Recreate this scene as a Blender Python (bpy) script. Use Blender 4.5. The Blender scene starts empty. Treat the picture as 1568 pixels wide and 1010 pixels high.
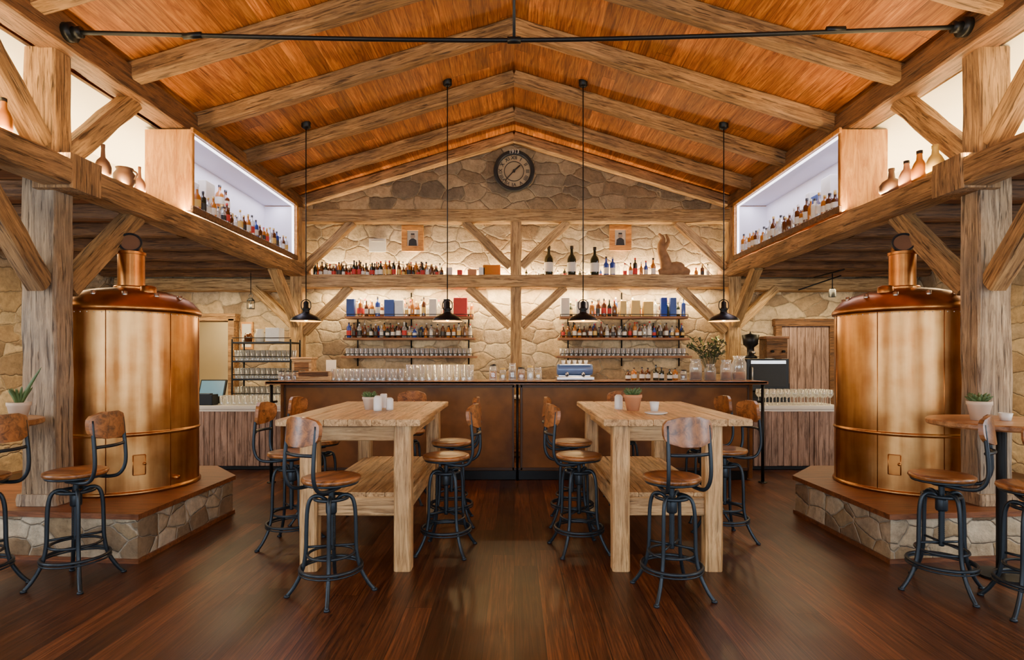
import bpy, math, random
from mathutils import Vector, Matrix, Quaternion
random.seed(7)
SC = bpy.context.scene
COL = SC.collection
R = random.uniform

# ------------------------------------------------------------------ materials
def new_mat(name):
    m = bpy.data.materials.new(name); m.use_nodes = True
    nt = m.node_tree; nt.nodes.clear()
    out = nt.nodes.new('ShaderNodeOutputMaterial')
    return m, nt, out
def N(nt, t, **kw):
    n = nt.nodes.new(t)
    for k, v in kw.items(): setattr(n, k, v)
    return n
def math_n(nt, op, a, b=None, c=None):
    n = nt.nodes.new('ShaderNodeMath'); n.operation = op
    for i, v in enumerate((a, b, c)):
        if v is None: continue
        if isinstance(v, (int, float)): n.inputs[i].default_value = v
        else: nt.links.new(v, n.inputs[i])
    return n.outputs[0]
def ramp(nt, fac, stops, interp='LINEAR'):
    r = nt.nodes.new('ShaderNodeValToRGB'); r.color_ramp.interpolation = interp
    e = r.color_ramp.elements
    while len(e) < len(stops): e.new(0.5)
    for i, (p, c) in enumerate(stops):
        e[i].position = p; e[i].color = (c[0], c[1], c[2], 1)
    nt.links.new(fac, r.inputs[0]); return r.outputs[0]
def mixc(nt, fac, a, b, mode='MIX'):
    m = nt.nodes.new('ShaderNodeMix'); m.data_type = 'RGBA'; m.blend_type = mode
    for i, v in ((0, fac), (6, a), (7, b)):
        if isinstance(v, (int, float)): m.inputs[i].default_value = v
        elif isinstance(v, tuple): m.inputs[i].default_value = (v[0], v[1], v[2], 1)
        else: nt.links.new(v, m.inputs[i])
    return m.outputs[2]
def principled(nt, out):
    p = nt.nodes.new('ShaderNodeBsdfPrincipled'); nt.links.new(p.outputs[0], out.inputs[0]); return p
def simple(name, col, rough=0.5, metal=0.0, emis=None, es=0.0, noise=0.12, nscale=14, trans=0.0, spec=0.5):
    m, nt, out = new_mat(name); p = principled(nt, out)
    tc = N(nt, 'ShaderNodeTexCoord'); no = N(nt, 'ShaderNodeTexNoise'); no.inputs['Scale'].default_value = nscale
    no.inputs['Detail'].default_value = 4
    nt.links.new(tc.outputs['Object'], no.inputs['Vector'])
    c = mixc(nt, no.outputs[0], tuple(x*(1-noise) for x in col), tuple(min(1, x*(1+noise)) for x in col))
    nt.links.new(c, p.inputs['Base Color'])
    p.inputs['Roughness'].default_value = rough; p.inputs['Metallic'].default_value = metal
    p.inputs['Transmission Weight'].default_value = trans
    p.inputs['Specular IOR Level'].default_value = spec
    if emis:
        p.inputs['Emission Color'].default_value = (*emis, 1); p.inputs['Emission Strength'].default_value = es
    return m
def wood(name, dark, light, stretch=(1.1, 15, 15), rough=0.6, bump=0.35, crack=0.5, rnd=True, gscale=2.2, patch=0.35, coat=0, grey=0.0, fine=0.25):
    m, nt, out = new_mat(name); p = principled(nt, out)
    tc = N(nt, 'ShaderNodeTexCoord'); oi = N(nt, 'ShaderNodeObjectInfo')
    add = N(nt, 'ShaderNodeVectorMath', operation='ADD')
    nt.links.new(tc.outputs['Object'], add.inputs[0])
    if rnd:
        s = math_n(nt, 'MULTIPLY', oi.outputs['Random'], 37.0); nt.links.new(s, add.inputs[1])
    mp = N(nt, 'ShaderNodeMapping'); mp.inputs['Scale'].default_value = stretch
    nt.links.new(add.outputs[0], mp.inputs[0])
    n1 = N(nt, 'ShaderNodeTexNoise'); n1.inputs['Scale'].default_value = gscale; n1.inputs['Detail'].default_value = 10
    n1.inputs['Roughness'].default_value = 0.74; n1.inputs['Distortion'].default_value = 0.9
    nt.links.new(mp.outputs[0], n1.inputs['Vector'])
    n2 = N(nt, 'ShaderNodeTexNoise'); n2.inputs['Scale'].default_value = 2.6; n2.inputs['Detail'].default_value = 6
    nt.links.new(add.outputs[0], n2.inputs['Vector'])
    mp3 = N(nt, 'ShaderNodeMapping'); mp3.inputs['Scale'].default_value = tuple(x*2.2 for x in stretch)
    nt.links.new(add.outputs[0], mp3.inputs[0])
    n3 = N(nt, 'ShaderNodeTexNoise'); n3.inputs['Scale'].default_value = 1.5; n3.inputs['Detail'].default_value = 2
    nt.links.new(mp3.outputs[0], n3.inputs['Vector'])
    c = ramp(nt, n1.outputs[0], [(0.38, dark), (0.49, tuple((a+b)/2 for a, b in zip(dark, light))), (0.6, light)])
    if grey:
        n4 = N(nt, 'ShaderNodeTexNoise'); n4.inputs['Scale'].default_value = 1.1; n4.inputs['Detail'].default_value = 4
        nt.links.new(add.outputs[0], n4.inputs['Vector'])
        gf = ramp(nt, n4.outputs[0], [(.42, (0, 0, 0)), (.62, (grey, grey, grey))])
        lum = sum(light)/3*.8
        c = mixc(nt, gf, c, mixc(nt, n1.outputs[0], (lum*.35, lum*.3, lum*.25), (lum*1.35, lum*1.25, lum*1.08)))
    v = math_n(nt, 'MULTIPLY_ADD', n2.outputs[0], 2*patch, 1-patch)
    if rnd:
        v2 = math_n(nt, 'MULTIPLY_ADD', oi.outputs['Random'], 0.35, 0.8); v = math_n(nt, 'MULTIPLY', v, v2)
    c = mixc(nt, 1.0, c, v, 'MULTIPLY')
    ck = ramp(nt, n3.outputs[0], [(0.32, (1, 1, 1)), (0.38, (0, 0, 0))])
    ckf = math_n(nt, 'MULTIPLY', ck, crack)
    c = mixc(nt, ckf, c, tuple(x*0.3 for x in dark))
    nt.links.new(c, p.inputs['Base Color'])
    p.inputs['Roughness'].default_value = rough
    p.inputs['Coat Weight'].default_value = coat; p.inputs['Coat Roughness'].default_value = 0.25
    b = N(nt, 'ShaderNodeBump'); b.inputs['Strength'].default_value = bump; b.inputs['Distance'].default_value = 0.014
    hh = math_n(nt, 'SUBTRACT', math_n(nt, 'ADD', n1.outputs[0], math_n(nt, 'MULTIPLY', n2.outputs[0], .9)), ckf)
    nt.links.new(hh, b.inputs['Height']); nt.links.new(b.outputs[0], p.inputs['Normal'])
    return m
def planks(name, dark, mid, light, width, rough, length=3.2, axis='X', coat=0.0, vary=0.5, gap=0.02, spec=.5, fx=17.0):
    """boards run along Y, widths stepped along X (object space)"""
    m, nt, out = new_mat(name); p = principled(nt, out)
    tc = N(nt, 'ShaderNodeTexCoord'); sx = N(nt, 'ShaderNodeSeparateXYZ'); nt.links.new(tc.outputs['Object'], sx.inputs[0])
    X = sx.outputs[0]; Y = sx.outputs[1]
    if axis == 'Y': X, Y = Y, X
    u = math_n(nt, 'DIVIDE', X, width); idx = math_n(nt, 'FLOOR', u); fu = math_n(nt, 'FRACT', u)
    w = N(nt, 'ShaderNodeTexWhiteNoise', noise_dimensions='1D'); nt.links.new(idx, w.inputs['W'])
    yo = math_n(nt, 'MULTIPLY_ADD', w.outputs[0], 7.0, Y); vv = math_n(nt, 'DIVIDE', yo, length)
    iy = math_n(nt, 'FLOOR', vv); fy = math_n(nt, 'FRACT', vv)
    key = math_n(nt, 'MULTIPLY_ADD', iy, 17.3, idx)
    w2 = N(nt, 'ShaderNodeTexWhiteNoise', noise_dimensions='1D'); nt.links.new(key, w2.inputs['W'])
    cmb = N(nt, 'ShaderNodeCombineXYZ')
    nt.links.new(math_n(nt, 'MULTIPLY_ADD', w2.outputs[0], 40.0, math_n(nt, 'MULTIPLY', X, fx)), cmb.inputs[0])
    nt.links.new(math_n(nt, 'MULTIPLY', Y, 1.0), cmb.inputs[1]); nt.links.new(w2.outputs[0], cmb.inputs[2])
    n1 = N(nt, 'ShaderNodeTexNoise'); n1.inputs['Scale'].default_value = 1.6; n1.inputs['Detail'].default_value = 8
    n1.inputs['Roughness'].default_value = 0.65; n1.inputs['Distortion'].default_value = 1.6
    nt.links.new(cmb.outputs[0], n1.inputs['Vector'])
    wv = N(nt, 'ShaderNodeTexNoise'); wv.inputs['Scale'].default_value = 3; wv.inputs['Detail'].default_value = 4
    nt.links.new(tc.outputs['Object'], wv.inputs['Vector'])
    c = ramp(nt, n1.outputs[0], [(0.34, dark), (0.5, mid), (0.66, light)])
    val = math_n(nt, 'MULTIPLY_ADD', w2.outputs[0], vary, 1-vary/2)
    val = math_n(nt, 'MULTIPLY', val, math_n(nt, 'MULTIPLY_ADD', wv.outputs[0], .9, .55))
    c = mixc(nt, 1.0, c, val, 'MULTIPLY')
    kp = N(nt, 'ShaderNodeTexVoronoi'); kp.inputs['Scale'].default_value = 2.4
    km = N(nt, 'ShaderNodeMapping'); km.inputs['Scale'].default_value = (1.7, 1, 1.0)
    nt.links.new(tc.outputs['Object'], km.inputs[0]); nt.links.new(km.outputs[0], kp.inputs['Vector'])
    kf = ramp(nt, kp.outputs['Distance'], [(0.03, (1, 1, 1)), (0.07, (0, 0, 0))])
    c = mixc(nt, math_n(nt, 'MULTIPLY', kf, 0.7), c, tuple(x*0.5 for x in dark))
    g1 = math_n(nt, 'LESS_THAN', fu, gap); g2 = math_n(nt, 'LESS_THAN', fy, 0.0015)
    g = math_n(nt, 'MAXIMUM', g1, g2)
    c = mixc(nt, math_n(nt, 'MULTIPLY', g, 0.85), c, tuple(x*0.15 for x in dark))
    nt.links.new(c, p.inputs['Base Color'])
    rr = math_n(nt, 'MULTIPLY_ADD', wv.outputs[0], 0.22, rough-0.1); nt.links.new(rr, p.inputs['Roughness'])
    p.inputs['Coat Weight'].default_value = coat; p.inputs['Specular IOR Level'].default_value = spec
    b = N(nt, 'ShaderNodeBump'); b.inputs['Strength'].default_value = 0.3; b.inputs['Distance'].default_value = 0.006
    nt.links.new(math_n(nt, 'SUBTRACT', math_n(nt, 'MULTIPLY', n1.outputs[0], 0.5), g), b.inputs['Height'])
    nt.links.new(b.outputs[0], p.inputs['Normal'])
    return m
def stone(name, cols, mortar, sc=(2.6, 2.6, 3.9), bump=1.0, rand=.72, swirl=.17):
    m, nt, out = new_mat(name); p = principled(nt, out)
    tc = N(nt, 'ShaderNodeTexCoord')
    nz = N(nt, 'ShaderNodeTexNoise'); nz.inputs['Scale'].default_value = 4.0; nz.inputs['Detail'].default_value = 6
    nt.links.new(tc.outputs['Object'], nz.inputs['Vector'])
    sb = N(nt, 'ShaderNodeVectorMath', operation='SUBTRACT'); nt.links.new(nz.outputs['Color'], sb.inputs[0]); sb.inputs[1].default_value = (.5, .5, .5)
    scl = N(nt, 'ShaderNodeVectorMath', operation='SCALE'); nt.links.new(sb.outputs[0], scl.inputs[0]); scl.inputs['Scale'].default_value = swirl
    ad = N(nt, 'ShaderNodeVectorMath', operation='ADD'); nt.links.new(tc.outputs['Object'], ad.inputs[0]); nt.links.new(scl.outputs[0], ad.inputs[1])
    mp = N(nt, 'ShaderNodeMapping'); mp.inputs['Scale'].default_value = sc; nt.links.new(ad.outputs[0], mp.inputs[0])
    v1 = N(nt, 'ShaderNodeTexVoronoi', feature='DISTANCE_TO_EDGE'); v1.inputs['Scale'].default_value = 1; v1.inputs['Randomness'].default_value = rand; nt.links.new(mp.outputs[0], v1.inputs['Vector'])
    v2 = N(nt, 'ShaderNodeTexVoronoi', feature='F1'); v2.inputs['Scale'].default_value = 1; v2.inputs['Randomness'].default_value = rand; nt.links.new(mp.outputs[0], v2.inputs['Vector'])
    s = N(nt, 'ShaderNodeSeparateColor'); nt.links.new(v2.outputs['Color'], s.inputs[0])
    k = len(cols)
    c = ramp(nt, s.outputs[0], [(i/k, cols[i]) for i in range(k)], 'CONSTANT')
    fn = N(nt, 'ShaderNodeTexNoise'); fn.inputs['Scale'].default_value = 13; fn.inputs['Detail'].default_value = 9; fn.inputs['Roughness'].default_value = .72
    nt.links.new(tc.outputs['Object'], fn.inputs['Vector'])
    ln = N(nt, 'ShaderNodeTexNoise'); ln.inputs['Scale'].default_value = 3.2; ln.inputs['Detail'].default_value = 5
    nt.links.new(tc.outputs['Object'], ln.inputs['Vector'])
    v = math_n(nt, 'MULTIPLY_ADD', fn.outputs[0], 1.7, 0.15)
    v = math_n(nt, 'MULTIPLY', v, math_n(nt, 'MULTIPLY_ADD', ln.outputs[0], .9, .55))
    c = mixc(nt, 1.0, c, v, 'MULTIPLY')
    e = ramp(nt, v1.outputs['Distance'], [(0.006, (0, 0, 0)), (0.04, (1, 1, 1))])
    mc = mixc(nt, fn.outputs[0], tuple(x*.72 for x in mortar), mortar)
    c = mixc(nt, e, mc, c)
    nt.links.new(c, p.inputs['Base Color']); p.inputs['Roughness'].default_value = 0.88
    hr = ramp(nt, v1.outputs['Distance'], [(0.0, (0, 0, 0)), (0.045, (.75, .75, .75)), (0.12, (1, 1, 1))])
    h = math_n(nt, 'ADD', hr, math_n(nt, 'MULTIPLY', fn.outputs[0], 1.1))
    h = math_n(nt, 'ADD', h, math_n(nt, 'MULTIPLY', ln.outputs[0], 1.2))
    h = math_n(nt, 'ADD', h, math_n(nt, 'MULTIPLY', s.outputs[1], 0.7))
    b = N(nt, 'ShaderNodeBump'); b.inputs['Strength'].default_value = bump; b.inputs['Distance'].default_value = 0.025
    nt.links.new(h, b.inputs['Height']); nt.links.new(b.outputs[0], p.inputs['Normal'])
    return m
def copper(name, a, b_, rough, sc=(7, 7, .5), metal=1.0, spec=.5):
    m, nt, out = new_mat(name); p = principled(nt, out)
    tc = N(nt, 'ShaderNodeTexCoord'); mp = N(nt, 'ShaderNodeMapping'); mp.inputs['Scale'].default_value = sc
    nt.links.new(tc.outputs['Object'], mp.inputs[0])
    n = N(nt, 'ShaderNodeTexNoise'); n.inputs['Scale'].default_value = 2.5; n.inputs['Detail'].default_value = 7; nt.links.new(mp.outputs[0], n.inputs['Vector'])
    n2 = N(nt, 'ShaderNodeTexNoise'); n2.inputs['Scale'].default_value = 3.5; n2.inputs['Detail'].default_value = 5; nt.links.new(tc.outputs['Object'], n2.inputs['Vector'])
    f = math_n(nt, 'MULTIPLY_ADD', n2.outputs[0], .6, math_n(nt, 'MULTIPLY', n.outputs[0], .4))
    nt.links.new(ramp(nt, f, [(.38, a), (.6, b_)]), p.inputs['Base Color'])
    p.inputs['Metallic'].default_value = metal; p.inputs['Specular IOR Level'].default_value = spec
    nt.links.new(math_n(nt, 'MULTIPLY_ADD', f, .3, rough-.15), p.inputs['Roughness'])
    bb = N(nt, 'ShaderNodeBump'); bb.inputs['Strength'].default_value = .14; bb.inputs['Distance'].default_value = .014
    nt.links.new(f, bb.inputs['Height']); nt.links.new(bb.outputs[0], p.inputs['Normal'])
    return m
def thin_glass(name, tint=(.95, .97, .97), lo=.2):
    m, nt, out = new_mat(name)
    t = N(nt, 'ShaderNodeBsdfTransparent'); t.inputs[0].default_value = (*tint, 1)
    g = N(nt, 'ShaderNodeBsdfGlossy'); g.inputs['Roughness'].default_value = .06; g.inputs[0].default_value = (1, 1, 1, 1)
    d = N(nt, 'ShaderNodeBsdfDiffuse'); d.inputs[0].default_value = (.9, .88, .84, 1)
    gd = N(nt, 'ShaderNodeMixShader'); gd.inputs[0].default_value = .5; nt.links.new(g.outputs[0], gd.inputs[1]); nt.links.new(d.outputs[0], gd.inputs[2])
    lw = N(nt, 'ShaderNodeLayerWeight'); lw.inputs[0].default_value = .35
    f = math_n(nt, 'MULTIPLY_ADD', lw.outputs['Facing'], .75, lo)
    mx = N(nt, 'ShaderNodeMixShader'); nt.links.new(f, mx.inputs[0]); nt.links.new(t.outputs[0], mx.inputs[1]); nt.links.new(gd.outputs[0], mx.inputs[2])
    nt.links.new(mx.outputs[0], out.inputs[0]); return m

M_TIMBER = wood('aged_timber', (.12, .052, .015), (.50, .27, .095), bump=.9, crack=.75, patch=.6, grey=.15)
M_TIMBER_B = wood('frame_timber', (.23, .115, .035), (.68, .43, .175), bump=.9, crack=.6, patch=.55, grey=.1)
M_TIMBER_D = wood('dark_timber', (.060, .024, .008), (.25, .11, .034), bump=.8, crack=.6, patch=.55)
M_POST = wood('post_timber', (.14, .075, .034), (.55, .37, .205), bump=.9, crack=.8, patch=.6, grey=.5)
M_TABLE = wood('table_pine', (.28, .145, .052), (.72, .45, .20), bump=.4, crack=.5, rough=.45, patch=.45)
M_ORANGE = wood('case_wood', (.36, .12, .018), (.72, .34, .07), stretch=(1.1, 7, 7), bump=.15, crack=.1, rough=.4)
M_SEAT = wood('stool_wood', (.09, .028, .008), (.40, .145, .036), stretch=(9, 1.2, 9), bump=.15, crack=.2, rough=.35, coat=.3)
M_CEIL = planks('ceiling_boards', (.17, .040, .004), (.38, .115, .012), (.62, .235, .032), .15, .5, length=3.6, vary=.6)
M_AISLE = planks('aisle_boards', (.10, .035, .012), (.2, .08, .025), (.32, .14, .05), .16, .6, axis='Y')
M_FLOOR = planks('floor_boards', (.028, .0075, .0024), (.066, .0195, .006), (.145, .048, .015), .16, .34, length=2.7, vary=1.0, coat=0, gap=.03, spec=.42, fx=30)
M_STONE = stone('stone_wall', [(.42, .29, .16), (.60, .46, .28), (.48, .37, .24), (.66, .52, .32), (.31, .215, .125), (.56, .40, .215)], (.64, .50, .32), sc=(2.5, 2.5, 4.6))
M_STONE_G = stone('gable_stone', [(.22, .15, .09), (.33, .24, .15), (.25, .19, .13), (.39, .28, .17), (.16, .12, .085)], (.40, .30, .19), sc=(2.5, 2.5, 4.6))  # darker, greyer palette: shade above the tie beam painted into the stone colour
M_STONE_L = stone('platform_stone', [(.38, .27, .15), (.56, .45, .30), (.46, .36, .24), (.62, .51, .36), (.27, .18, .10)], (.64, .54, .40), sc=(4.2, 4.2, 6.5), swirl=.1)
M_PLASTER = simple('cream_plaster', (.82, .73, .53), .9, noise=.08, nscale=3)
M_WHITE = simple('white_lining', (.70, .68, .76), .6, noise=.03)
M_COPPER = copper('brewing_copper', (.40, .165, .045), (.68, .37, .135), .33)
M_COPPER2 = copper('copper_dome', (.30, .105, .026), (.54, .235, .065), .32, sc=(2, 2, 2))
M_RUST = copper('bar_patina_panel', (.11, .040, .010), (.23, .092, .024), .5, (1, 1, 1), metal=.2, spec=.3)
M_FRAME = simple('brown_bar_frame', (.06, .028, .014), .45, .3)
M_BARTOP = simple('bar_top_wood', (.20, .075, .026), .3, noise=.3)
M_BLACK = simple('black_metal', (.012, .013, .015), .4, .6)
M_STEEL = simple('blued_steel', (.028, .038, .050), .42, .6, noise=.25)
M_STEELL = simple('brushed_steel', (.6, .6, .62), .3, 1)
M_PLANKTOP = wood('platform_top_wood', (.09, .026, .008), (.24, .078, .024), bump=.2, crack=.2, rough=.45)
M_SLATS = wood('rustic_slats', (.12, .065, .045), (.42, .27, .21), stretch=(11, 11, 1), crack=.5)
M_MARBLE = simple('white_worktop', (.66, .62, .57), .25, noise=.05)
M_SEATX = wood('shelf_wood', (.13, .05, .02), (.34, .15, .06), bump=.2, crack=.2)
M_GLASS = thin_glass('clear_glass')
M_BRN = simple('brown_bottle_glass', (.10, .028, .008), .08, spec=.8)
M_GRN = simple('dark_green_bottle_glass', (.012, .02, .012), .07, spec=.8)
M_CLR = thin_glass('clear_bottle_glass', (.85, .9, .9), .3)
M_AMB = simple('amber_liquor', (.45, .15, .02), .1, spec=.8)
M_BLUEG = simple('blue_bottle_glass', (.02, .06, .32), .1, spec=.8)
M_LW = simple('paper_label', (.75, .70, .60), .7)
M_LR = simple('red_label', (.50, .03, .02), .6)
M_LB = simple('blue_carton', (.03, .08, .30), .5)
M_LK = simple('black_cap', (.02, .02, .02), .4)
M_LY = simple('gold_label', (.65, .42, .10), .4)
M_CLAYB = simple('brown_stoneware', (.16, .08, .045), .5)
M_CLAY = simple('terracotta', (.50, .22, .10), .8)
M_POTW = simple('pale_pot', (.62, .48, .36), .8)
M_CERAM = simple('white_ceramic', (.8, .78, .74), .35)
M_LEAF = simple('leaf_green', (.07, .12, .035), .55, noise=.5)
M_LEAFD = simple('dried_leaf', (.13, .12, .06), .7, noise=.5)
M_PHOTO = simple('portrait_paper', (.62, .55, .42), .6)
M_INK = simple('dark_ink', (.03, .03, .03), .6)
M_SKIN = simple('portrait_tone', (.36, .28, .2), .6)
M_BULB = simple('warm_bulb', (1, .8, .5), .4, emis=(1, .62, .28), es=12)
M_LED = simple('led_diffuser', (1, 1, 1), .4, emis=(.95, .9, 1), es=5.0)
M_SCREEN = simple('monitor_screen', (.10, .2, .25), .2, emis=(.15, .3, .38), es=.6)
M_WIND = simple('window_pane', (.8, .85, .9), .2, emis=(.75, .87, 1), es=3.0)
BOT = [M_BRN, M_GRN, M_CLR, M_AMB, M_BLUEG, M_LW, M_LR, M_LB, M_LK, M_LY, M_GLASS, M_CLAYB, M_CERAM, M_CLAY]

# ------------------------------------------------------------------ mesh builder
class MB:
    def __init__(s): s.v = []; s.f = []; s.m = []; s.s = []
    def add(s, vs, fs, mi=0, sm=False):
        o = len(s.v); s.v += [tuple(v) for v in vs]
        for f in fs: s.f.append(tuple(i+o for i in f)); s.m.append(mi); s.s.append(sm)
    def box(s, c, d, mi=0, rz=0, M=None):
        hx, hy, hz = d[0]/2, d[1]/2, d[2]/2
        b = min(.006, hx*.3, hy*.3, hz*.3)
        vs = []
        def P(x, y, z):
            p = Vector((x, y, z))
            if M is not None: p = M @ p
            elif rz: p = Matrix.Rotation(rz, 3, 'Z') @ p
            return p+Vector(c)
        idx = {}
        for sx in (-1, 1):
            for sy in (-1, 1):
                for sz in (-1, 1):
                    idx[(sx, sy, sz, 0)] = len(vs); vs.append(P(sx*hx, sy*(hy-b), sz*(hz-b)))
                    idx[(sx, sy, sz, 1)] = len(vs); vs.append(P(sx*(hx-b), sy*hy, sz*(hz-b)))
                    idx[(sx, sy, sz, 2)] = len(vs); vs.append(P(sx*(hx-b), sy*(hy-b), sz*hz))
        fs = []
        def q(*k): fs.append([idx[i] for i in k])
        for t in (-1, 1):
            a = [(t, -1, -1, 0), (t, 1, -1, 0), (t, 1, 1, 0), (t, -1, 1, 0)]; q(*(a if t > 0 else a[::-1]))
            a = [(-1, t, -1, 1), (-1, t, 1, 1), (1, t, 1, 1), (1, t, -1, 1)]; q(*(a if t > 0 else a[::-1]))
            a = [(-1, -1, t, 2), (1, -1, t, 2), (1, 1, t, 2), (-1, 1, t, 2)]; q(*(a if t > 0 else a[::-1]))
        for a_ in (-1, 1):
            for b_ in (-1, 1):
                k = [(a_, b_, -1, 0), (a_, b_, -1, 1), (a_, b_, 1, 1), (a_, b_, 1, 0)]; q(*(k if a_*b_ > 0 else k[::-1]))
                k = [(a_, -1, b_, 0), (a_, -1, b_, 2), (a_, 1, b_, 2), (a_, 1, b_, 0)]; q(*(k[::-1] if a_*b_ > 0 else k))
                k = [(-1, a_, b_, 1), (-1, a_, b_, 2), (1, a_, b_, 2), (1, a_, b_, 1)]; q(*(k if a_*b_ > 0 else k[::-1]))
        for sx in (-1, 1):
            for sy in (-1, 1):
                for sz in (-1, 1):
                    k = [(sx, sy, sz, 0), (sx, sy, sz, 1), (sx, sy, sz, 2)]; q(*(k if sx*sy*sz > 0 else k[::-1]))
        s.add(vs, fs, mi)
    def lathe(s, c, prof, n=16, mi=0, sm=True, M=None):
        vs = []; fs = []
        for r, z in prof:
            for i in range(n):
                a = 2*math.pi*i/n; p = Vector((max(r, .0002)*math.cos(a), max(r, .0002)*math.sin(a), z))
                if M is not None: p = M @ p
                vs.append(p+Vector(c))
        for j in range(len(prof)-1):
            for i in range(n):
                k = (i+1) % n; fs.append((j*n+i, j*n+k, (j+1)*n+k, (j+1)*n+i))
        s.add(vs, fs, mi, sm)
    def tube(s, path, r, n=8, mi=0, closed=False, caps=True, flat=None):
        P = [Vector(p) for p in path]; m = len(P); vs = []; fs = []
        T = []
        for i in range(m):
            a = P[(i-1) % m] if (closed or i > 0) else P[i]; b = P[(i+1) % m] if (closed or i < m-1) else P[i]
            T.append((b-a).normalized())
        up = Vector((0, 0, 1)) if abs(T[0].z) < .9 else Vector((1, 0, 0))
        nrm = (up-T[0]*up.dot(T[0])).normalized()
        for i in range(m):
            if i:
                nrm = (nrm-T[i]*nrm.dot(T[i])).normalized()
            bn = T[i].cross(nrm); rr = r[i] if isinstance(r, (list, tuple)) else r
            for k in range(n):
                a = 2*math.pi*k/n; f2 = flat if flat else 1
                vs.append(P[i]+nrm*math.cos(a)*rr+bn*math.sin(a)*rr*f2)
        for i in range(m if closed else m-1):
            j = (i+1) % m
            for k in range(n): l = (k+1) % n; fs.append((i*n+k, i*n+l, j*n+l, j*n+k))
        if caps and not closed:
            fs.append(tuple(range(n))[::-1]); fs.append(tuple((m-1)*n+k for k in range(n)))
        s.add(vs, fs, mi, True)
    def ring(s, c, rad, r, n=32, mi=0, nt=8, M=None):
        pts = []
        for i in range(n):
            a = 2*math.pi*i/n; p = Vector((rad*math.cos(a), rad*math.sin(a), 0))
            if M is not None: p = M @ p
            pts.append(p+Vector(c))
        s.tube(pts, r, nt, mi, closed=True)
    def obj(s, name, mats, parent=None, loc=(0, 0, 0), rot=0):
        me = bpy.data.meshes.new(name); me.from_pydata(s.v, [], s.f)
        for m in mats: me.materials.append(m)
        me.polygons.foreach_set('material_index', s.m); me.polygons.foreach_set('use_smooth', s.s)
        me.update()
        o = bpy.data.objects.new(name, me); COL.objects.link(o); o.location = loc; o.rotation_euler = (0, 0, rot)
        if parent: o.parent = parent
        return o
def smooth_path(pts, k=5):
    P = [Vector(p) for p in pts]; out = []
    for i in range(len(P)-1):
        p0 = P[max(i-1, 0)]; p1 = P[i]; p2 = P[i+1]; p3 = P[min(i+2, len(P)-1)]
        for j in range(k):
            t = j/k
            out.append(.5*((2*p1)+(p2-p0)*t+(2*p0-5*p1+4*p2-p3)*t*t+(3*p1-p0-3*p2+p3)*t**3))
    out.append(P[-1]); return out
def empty(name, loc=(0, 0, 0)):
    e = bpy.data.objects.new(name, None); COL.objects.link(e); e.location = loc; e.empty_display_size = .1; return e
def beam(name, p0, p1, w, h, mat, parent=None, jit=.007, up=(0, 0, 1)):
    p0 = Vector(p0); p1 = Vector(p1); d = p1-p0; L = d.length; x = d.normalized()
    u = Vector(up)
    if abs(x.dot(u)) > .95: u = Vector((0, 1, 0))
    z = (u-x*x.dot(u)).normalized(); y = z.cross(x)
    n = max(2, int(L/.2)); c = min(.014, w*.15, h*.15); a, b = w/2, h/2
    sec = [(-a+c, -b), (a-c, -b), (a, -b+c), (a, b-c), (a-c, b), (-a+c, b), (-a, b-c), (-a, -b+c)]
    mb = MB(); vs = []; fs = []
    for i in range(n+1):
        t = L*i/n
        dy = R(-jit, jit)*.6; dz = R(-jit, jit)*.6
        for (q, r) in sec: vs.append((t, q+dy+R(-jit, jit)*.7, r+dz+R(-jit, jit)*.7))
    for i in range(n):
        for k in range(8): l = (k+1) % 8; fs.append((i*8+k, (i+1)*8+k, (i+1)*8+l, i*8+l)[::-1])
    fs.append(tuple(range(8))[::-1]); fs.append(tuple(n*8+k for k in range(8)))
    mb.add(vs, fs)
    o = mb.obj(name, [mat])
    M = Matrix((x, y, z)).transposed().to_4x4(); M.translation = p0
    o.matrix_world = M
    if parent:
        o.parent = parent; o.matrix_parent_inverse = Matrix.Translation(parent.location).inverted()
    return o
def prism(name, poly, z0, z1, mat):
    n = len(poly); vs = [(x, y, z0) for x, y in poly]+[(x, y, z1) for x, y in poly]
    fs = [tuple(range(n))[::-1], tuple(range(n, 2*n))]+[(i, (i+1) % n, n+(i+1) % n, n+i) for i in range(n)]
    mb = MB(); mb.add(vs, fs); return mb.obj(name, [mat])
def slab(name, x0, x1, y0, y1, z0, z1, mat):
    mb = MB(); vs = [(x, y, z) for z in (z0, z1) for x, y in ((x0, y0), (x1, y0), (x1, y1), (x0, y1))]
    mb.add(vs, [(3, 2, 1, 0), (4, 5, 6, 7), (0, 1, 5, 4), (1, 2, 6, 5), (2, 3, 7, 6), (3, 0, 4, 7)]); return mb.obj(name, [mat])

# ------------------------------------------------------------------ room shell
YB = 9.35; YF = -2.5; XS = 6.5
def roofz(x): return 5.13-.30*abs(x)
slab('floor', -XS-.2, XS+.2, YF, 11.2, -.1, 0, M_FLOOR)
mb = MB()
for s in (-1, 1):
    vs = [(0, YF, roofz(0)), (s*(XS+.3), YF, roofz(XS+.3)), (s*(XS+.3), YB+.3, roofz(XS+.3)), (0, YB+.3, roofz(0))]
    vs += [(x, y, z+.12) for x, y, z in vs]
    mb.add(vs, [(0, 1, 2, 3), (7, 6, 5, 4), (0, 4, 5, 1), (1, 5, 6, 2), (2, 6, 7, 3)])
mb.obj('ceiling', [M_CEIL])
for s, nm in ((-1, 'left'), (1, 'right')):
    mb = MB(); vs = [(s*x, y, roofz(x)+dz) for dz in (-.165, -.14) for x, y in ((3.72, YF), (4.46, YF), (4.46, YB), (3.72, YB))]
    mb.add(vs, [(0, 1, 2, 3), (7, 6, 5, 4), (0, 4, 5, 1), (1, 5, 6, 2), (2, 6, 7, 3), (3, 7, 4, 0)]); mb.obj('ceiling_loft_'+nm, [M_PLASTER])
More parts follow.
